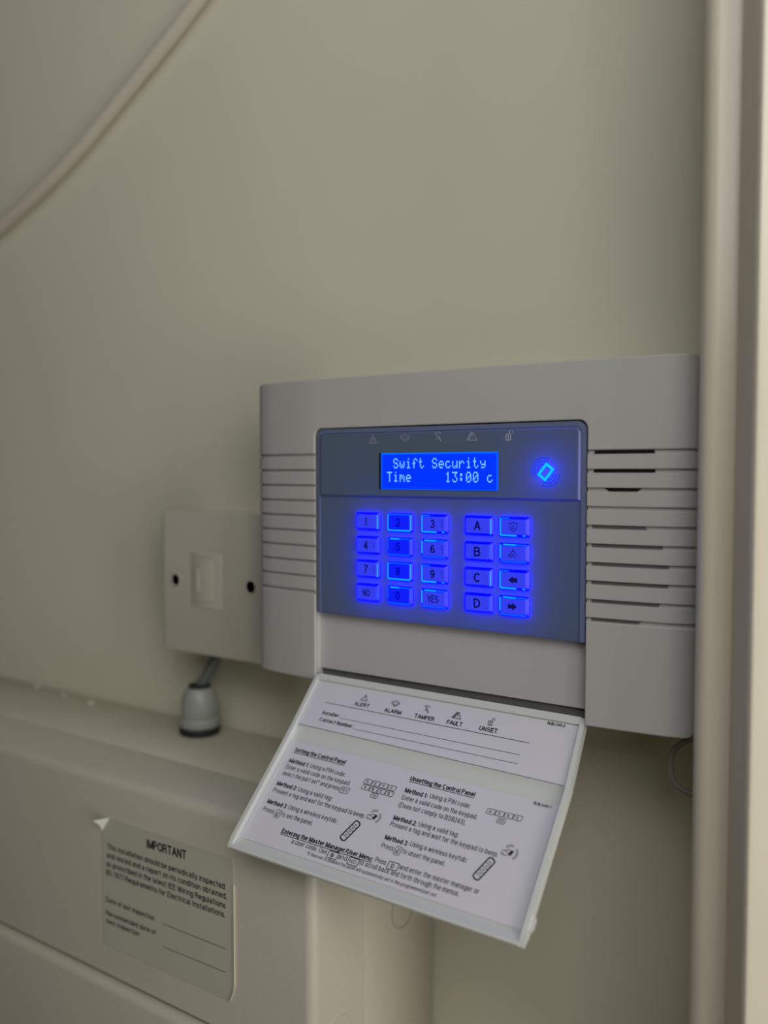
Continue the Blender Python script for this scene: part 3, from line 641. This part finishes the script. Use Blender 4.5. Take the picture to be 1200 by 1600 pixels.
# thin cable leaving the panel's bottom right corner
bm = bmesh.new(); tube(bm, [(0.1463, -0.045, 1.42), (0.1460, -0.050, 1.38), (0.1450, -0.051, 1.3625), (0.1378, -0.050, 1.3565), (0.1318, -0.048, 1.349), (0.1304, -0.046, 1.340), (0.1325, -0.043, 1.331), (0.1400, -0.040, 1.3265), (0.1470, -0.038, 1.3255), (0.156, -0.036, 1.3265)], 0.0017, 10)
tag(finish(bm, 'thin_cable', M['cable_tan'], None, True, loc=(0.14, -0.045, 1.33)), 'thin tan cable curling from the alarm panel bottom corner behind the door trim', 'cable')

# ------------------------------------------------------------------ fused spur
Q = thing('fused_spur', 'cream fused connection unit with two screws on the wall, left of the alarm panel', 'wall outlet', (-0.2164, 0, 1.359))
bm = bmesh.new(); box(bm, -0.2695, -0.1633, -0.0345, -0.0003, 1.3612, 1.4672, 0.003, 2, lambda c: abs(c.y+0.0003) > 0.001)
auto_smooth(finish(bm, 'back_box', M['spur'], Q))
bm = bmesh.new(); slab(bm, rounded_rect(-0.2717, -0.1611, 1.3590, 1.4694, 0.004), -0.0425, -0.0340, 0.0016)
auto_smooth(finish(bm, 'face_plate', M['spur'], Q), 40)
bm = bmesh.new(); slab(bm, rounded_rect(-0.2385, -0.2062, 1.3950, 1.4380, 0.0015), -0.0429, -0.0420, 0.0004)
auto_smooth(finish(bm, 'fuse_carrier_surround', M['spur'], Q), 40)
bm = bmesh.new(); slab(bm, rounded_rect(-0.2365, -0.2150, 1.4010, 1.4320, 0.001), -0.0433, -0.0427, 0.0004)
fc = auto_smooth(finish(bm, 'fuse_carrier', M['spur'], Q), 40)
bm = bmesh.new(); box(bm, -0.2320, -0.2295, -0.0439, -0.0432, 1.4080, 1.4250, 0.0003, 1)
finish(bm, 'carrier_tab', M['spur'], fc)
for x in (-0.2560, -0.1768):
    bm = bmesh.new(); lathe(bm, [(0.0058, -0.0425), (0.0056, -0.0430), (0.0046, -0.0430), (0.0040, -0.0412), (0.0001, -0.0411)], (x, 0, 1.4152), 24, 'y')
    rc = finish(bm, 'screw_recess', M['hole'], Q, True)
    bm = bmesh.new(); lathe(bm, [(0.0026, -0.0416), (0.0025, -0.0422), (0.0012, -0.0424), (0.0001, -0.0424)], (x, 0, 1.4150), 20, 'y')
    sw = finish(bm, 'screw', M['screw'], rc, True)
GX, GY, GZ = -0.2478, -0.0262, 1.292
bm = bmesh.new(); tube(bm, [(-0.2300, -0.0200, 1.3655), (-0.2322, -0.0215, 1.3560), (-0.2400, -0.0240, 1.3400), (GX, GY, 1.3270), (GX, GY, 1.3180)], 0.0045, 14)
tag(finish(bm, 'power_cable', M['cable_grey'], None, True, loc=(-0.2410, -0.024, 1.34)), 'short grey cable running from the fused spur down into the gland', 'cable')
g = thing('cable_gland', 'grey domed cable gland with black rings on top of the consumer unit', 'cable gland', (GX, GY, GZ))
bm = bmesh.new(); lathe(bm, [(0.0158, 0.0002), (0.0162, 0.0016), (0.0160, 0.0046), (0.0150, 0.0052)], (GX, GY, GZ), 40); finish(bm, 'base_ring', M['black'], g, True)
bm = bmesh.new(); lathe(bm, [(0.0150, 0.0048), (0.0155, 0.0056), (0.0155, 0.0120), (0.0148, 0.0130)], (GX, GY, GZ), 40); finish(bm, 'lock_ring', M['gland'], g, True)
bm = bmesh.new(); lathe(bm, [(0.0143, 0.0128), (0.0148, 0.0140), (0.0146, 0.0225), (0.0133, 0.0300), (0.0105, 0.0350), (0.0095, 0.0362)], (GX, GY, GZ), 40); finish(bm, 'dome_nut', M['gland'], g, True)
bm = bmesh.new(); lathe(bm, [(0.0091, 0.0358), (0.0085, 0.0385), (0.0060, 0.0392), (0.0042, 0.0392)], (GX, GY, GZ), 32); finish(bm, 'seal', M['black'], g, True)

# ------------------------------------------------------------------ consumer unit
U = thing('consumer_unit', 'large cream enamelled consumer unit with a curved lower lid, below the alarm panel', 'fuse box', (-0.30, -0.068, 1.00))
CX0, CX1, CF, CT, CG = -0.95, -0.0438, -0.136, 1.2915, 1.1535
bm = bmesh.new(); box(bm, CX0, CX1, CF, -0.0862, CG, CT, 0.0065, 4, lambda c: c.y < -0.10 and c.z > CG+0.001)
auto_smooth(finish(bm, 'front_cover', M['cu'], U), 50)
bm = bmesh.new(); box(bm, CX0+0.001, CX1-0.0008, -0.0858, -0.0008, 1.00, CT-0.0008, 0.001, 1)
auto_smooth(finish(bm, 'base', M['cu_top'], U), 50)
bm = bmesh.new(); box(bm, CX0, CX1, CF+0.006, -0.0862, 1.005, CG+0.002)
finish(bm, 'lid_recess', M['cu'], U)
bm = bmesh.new(); box(bm, CX0, CX1-0.012, CF-0.0050, CF+0.010, 1.010, CG-0.0035, 0.0055, 4)
auto_smooth(finish(bm, 'circuit_lid', M['cu'], U), 50)
def knockout(y, z, r):
    bm = bmesh.new(); n = 40
    rings = [[bm.verts.new((CX1 + h, y+rr*math.cos(2*math.pi*k/n), z+rr*math.sin(2*math.pi*k/n))) for k in range(n)] for rr, h in ((r, -0.0005), (r-0.0003, 0.0005), (r-0.0010, 0.0005), (r-0.0013, -0.0005))]
    for a, b in zip(rings, rings[1:]):
        for k in range(n): bm.faces.new((a[k], a[(k+1) % n], b[(k+1) % n], b[k]))
    finish(bm, 'knockout', M['cu_top'], U, True)
knockout(-0.0400, 1.2120, 0.0142); knockout(-0.1130, 1.1640, 0.0125)

# sticker on the unit, top-left corner curled and right edge lifting
T = thing('warning_sticker', 'IMPORTANT inspection notice sticker with a curled corner, on the consumer unit front', 'sticker', (-0.168, CF, 1.174))
sx0, sx1, sz0, sz1 = -0.2292, -0.1055, 1.1738, 1.2640
cxk, czk = 0.0085, 0.0110
bm = bmesh.new()
outline = [(sx0, sz1-czk), (sx0+cxk, sz1), (sx1-0.001, sz1), (sx1, sz1-0.002), (sx1, sz0+0.010), (sx1-0.0045, sz0), (sx0, sz0)]
nx = 12
vs = [bm.verts.new((x, CF-0.0003, z)) for x, z in outline]; bm.faces.new(vs)
vb = [bm.verts.new((x, CF-0.00005, z)) for x, z in outline]
for i in range(len(vs)): bm.faces.new((vs[i], vs[(i+1) % len(vs)], vb[(i+1) % len(vs)], vb[i]))
sheet = finish(bm, 'sticker_sheet', M['sticker'], T)
bm = bmesh.new()      # curled corner folded forward, its bare back showing
A3 = Vector((sx0, CF-0.0004, sz1-czk)); B3 = Vector((sx0+cxk, CF-0.0004, sz1)); tipv = Vector((sx0+0.0008, CF-0.0085, sz1-0.0010))
rows = 5; prev = None
for k in range(rows+1):
    t = k/rows; bend = math.sin(t*math.pi/2)
    a = A3.lerp(tipv, t); b = B3.lerp(tipv, t); off = Vector((0, 0.0014*math.sin(t*math.pi), 0))
    cur = (bm.verts.new(a+off), bm.verts.new(b+off))
    if prev: bm.faces.new((prev[0], prev[1], cur[1], cur[0]))
    prev = cur
bmesh.ops.remove_doubles(bm, verts=bm.verts[:], dist=1e-6)
finish(bm, 'curled_corner', M['sticker_edge'], sheet, 'keep')
bm = bmesh.new()      # lifted right edge
pts = [(sx1, sz1-0.016), (sx1+0.0001, sz1-0.04), (sx1, sz0+0.012), (sx1-0.0008, sz0+0.008), (sx1-0.0045, sz0)]
for (xa, za), (xb, zb) in zip(pts, pts[1:]):
    bm.faces.new([bm.verts.new(c) for c in ((xa, CF-0.0002, za), (xa+0.0005, CF-0.0012, za), (xb+0.0005, CF-0.0012, zb), (xb, CF-0.0002, zb))])
finish(bm, 'lifted_edge', M['sticker_edge'], sheet, 'keep')
ST = [("IMPORTANT", -0.184, 1.2523, -0.1464, 1.2534, 0.0062, .006), ("This installation should be periodically inspected", -0.2240, 1.2419, -0.1129, 1.2434, 0.0040, .004),
 ("and tested and a report on its condition obtained,", -0.2244, 1.2357, -0.1111, 1.2376, 0.0040, .004), ("as prescribed in the latest IEE Wiring Regulations", -0.2249, 1.2296, -0.1124, 1.2315, 0.0040, .004),
 ("BS 7671 Requirements for Electrical Installations.", -0.2252, 1.2235, -0.1125, 1.2256, 0.0040, .004), ("Date of last inspection", -0.2259, 1.2044, -0.1769, 1.2050, 0.0036, 0),
 ("Recommended date of", -0.2261, 1.195, -0.1756, 1.1957, 0.0036, 0), ("next inspection", -0.2258, 1.1894, -0.1922, 1.1899, 0.0036, 0)]
ms = lambda x, y: (x, CF-0.00045, y)
for t, xa, za, xb, zb, cp, bo in ST: one(ms, 'printed_line', M['ink'], sheet, lambda p: p.text(t, xa, xb, za, cp, 0, zb, 0.17 if bo == .006 else 0.15))
for a, b, c, d in ((-.1683, 1.2055, -.1127, 1.2062), (-.1686, 1.1902, -.1129, 1.1914)): one(ms, 'ruled_line', M['ink_soft'], sheet, lambda p: p.line([(a, b), (c, d)], .0004))

# cable sagging across the wall, top left
bm = bmesh.new(); tube(bm, [(-0.75, -0.0062, 1.690), (-0.64, -0.0062, 1.709), (-0.5436, -0.0062, 1.7377), (-0.4413, -0.0062, 1.7765), (-0.3517, -0.0062, 1.8235), (-0.2583, -0.0062, 1.878), (-0.15, -0.0062, 1.955), (-0.05, -0.0062, 2.04)], 0.0060, 14)
tag(finish(bm, 'wall_cable', M['cable_white'], None, True, loc=(-0.35, -0.0062, 1.82)), 'cream painted cable running diagonally up the wall at top left', 'cable')

# plaster crumbs lying on the unit along the wall
CR = [(-0.487, -0.010, .0026, 'leftmost plaster crumb on the consumer unit top, against the wall'), (-0.440, -0.014, .0020, 'small plaster crumb on the consumer unit top, second from the left'),
      (-0.395, -0.018, .0028, 'largest plaster crumb on the consumer unit top, nearest the gland')]
for px, py, r, lb in CR:
    bm = bmesh.new(); bmesh.ops.create_icosphere(bm, subdivisions=2, radius=r)
    for v in bm.verts: v.co *= 1+random.uniform(-.22, .22); v.co.z = max(v.co.z*0.6, -r*0.4)
    bm.transform(Matrix.Translation((px, py, CT-0.0008+r*0.4)))
    tag(finish(bm, 'plaster_crumb', M['crumb'], None, False, loc=(px, py, CT)), lb, 'debris', 'plaster crumbs on the unit top')
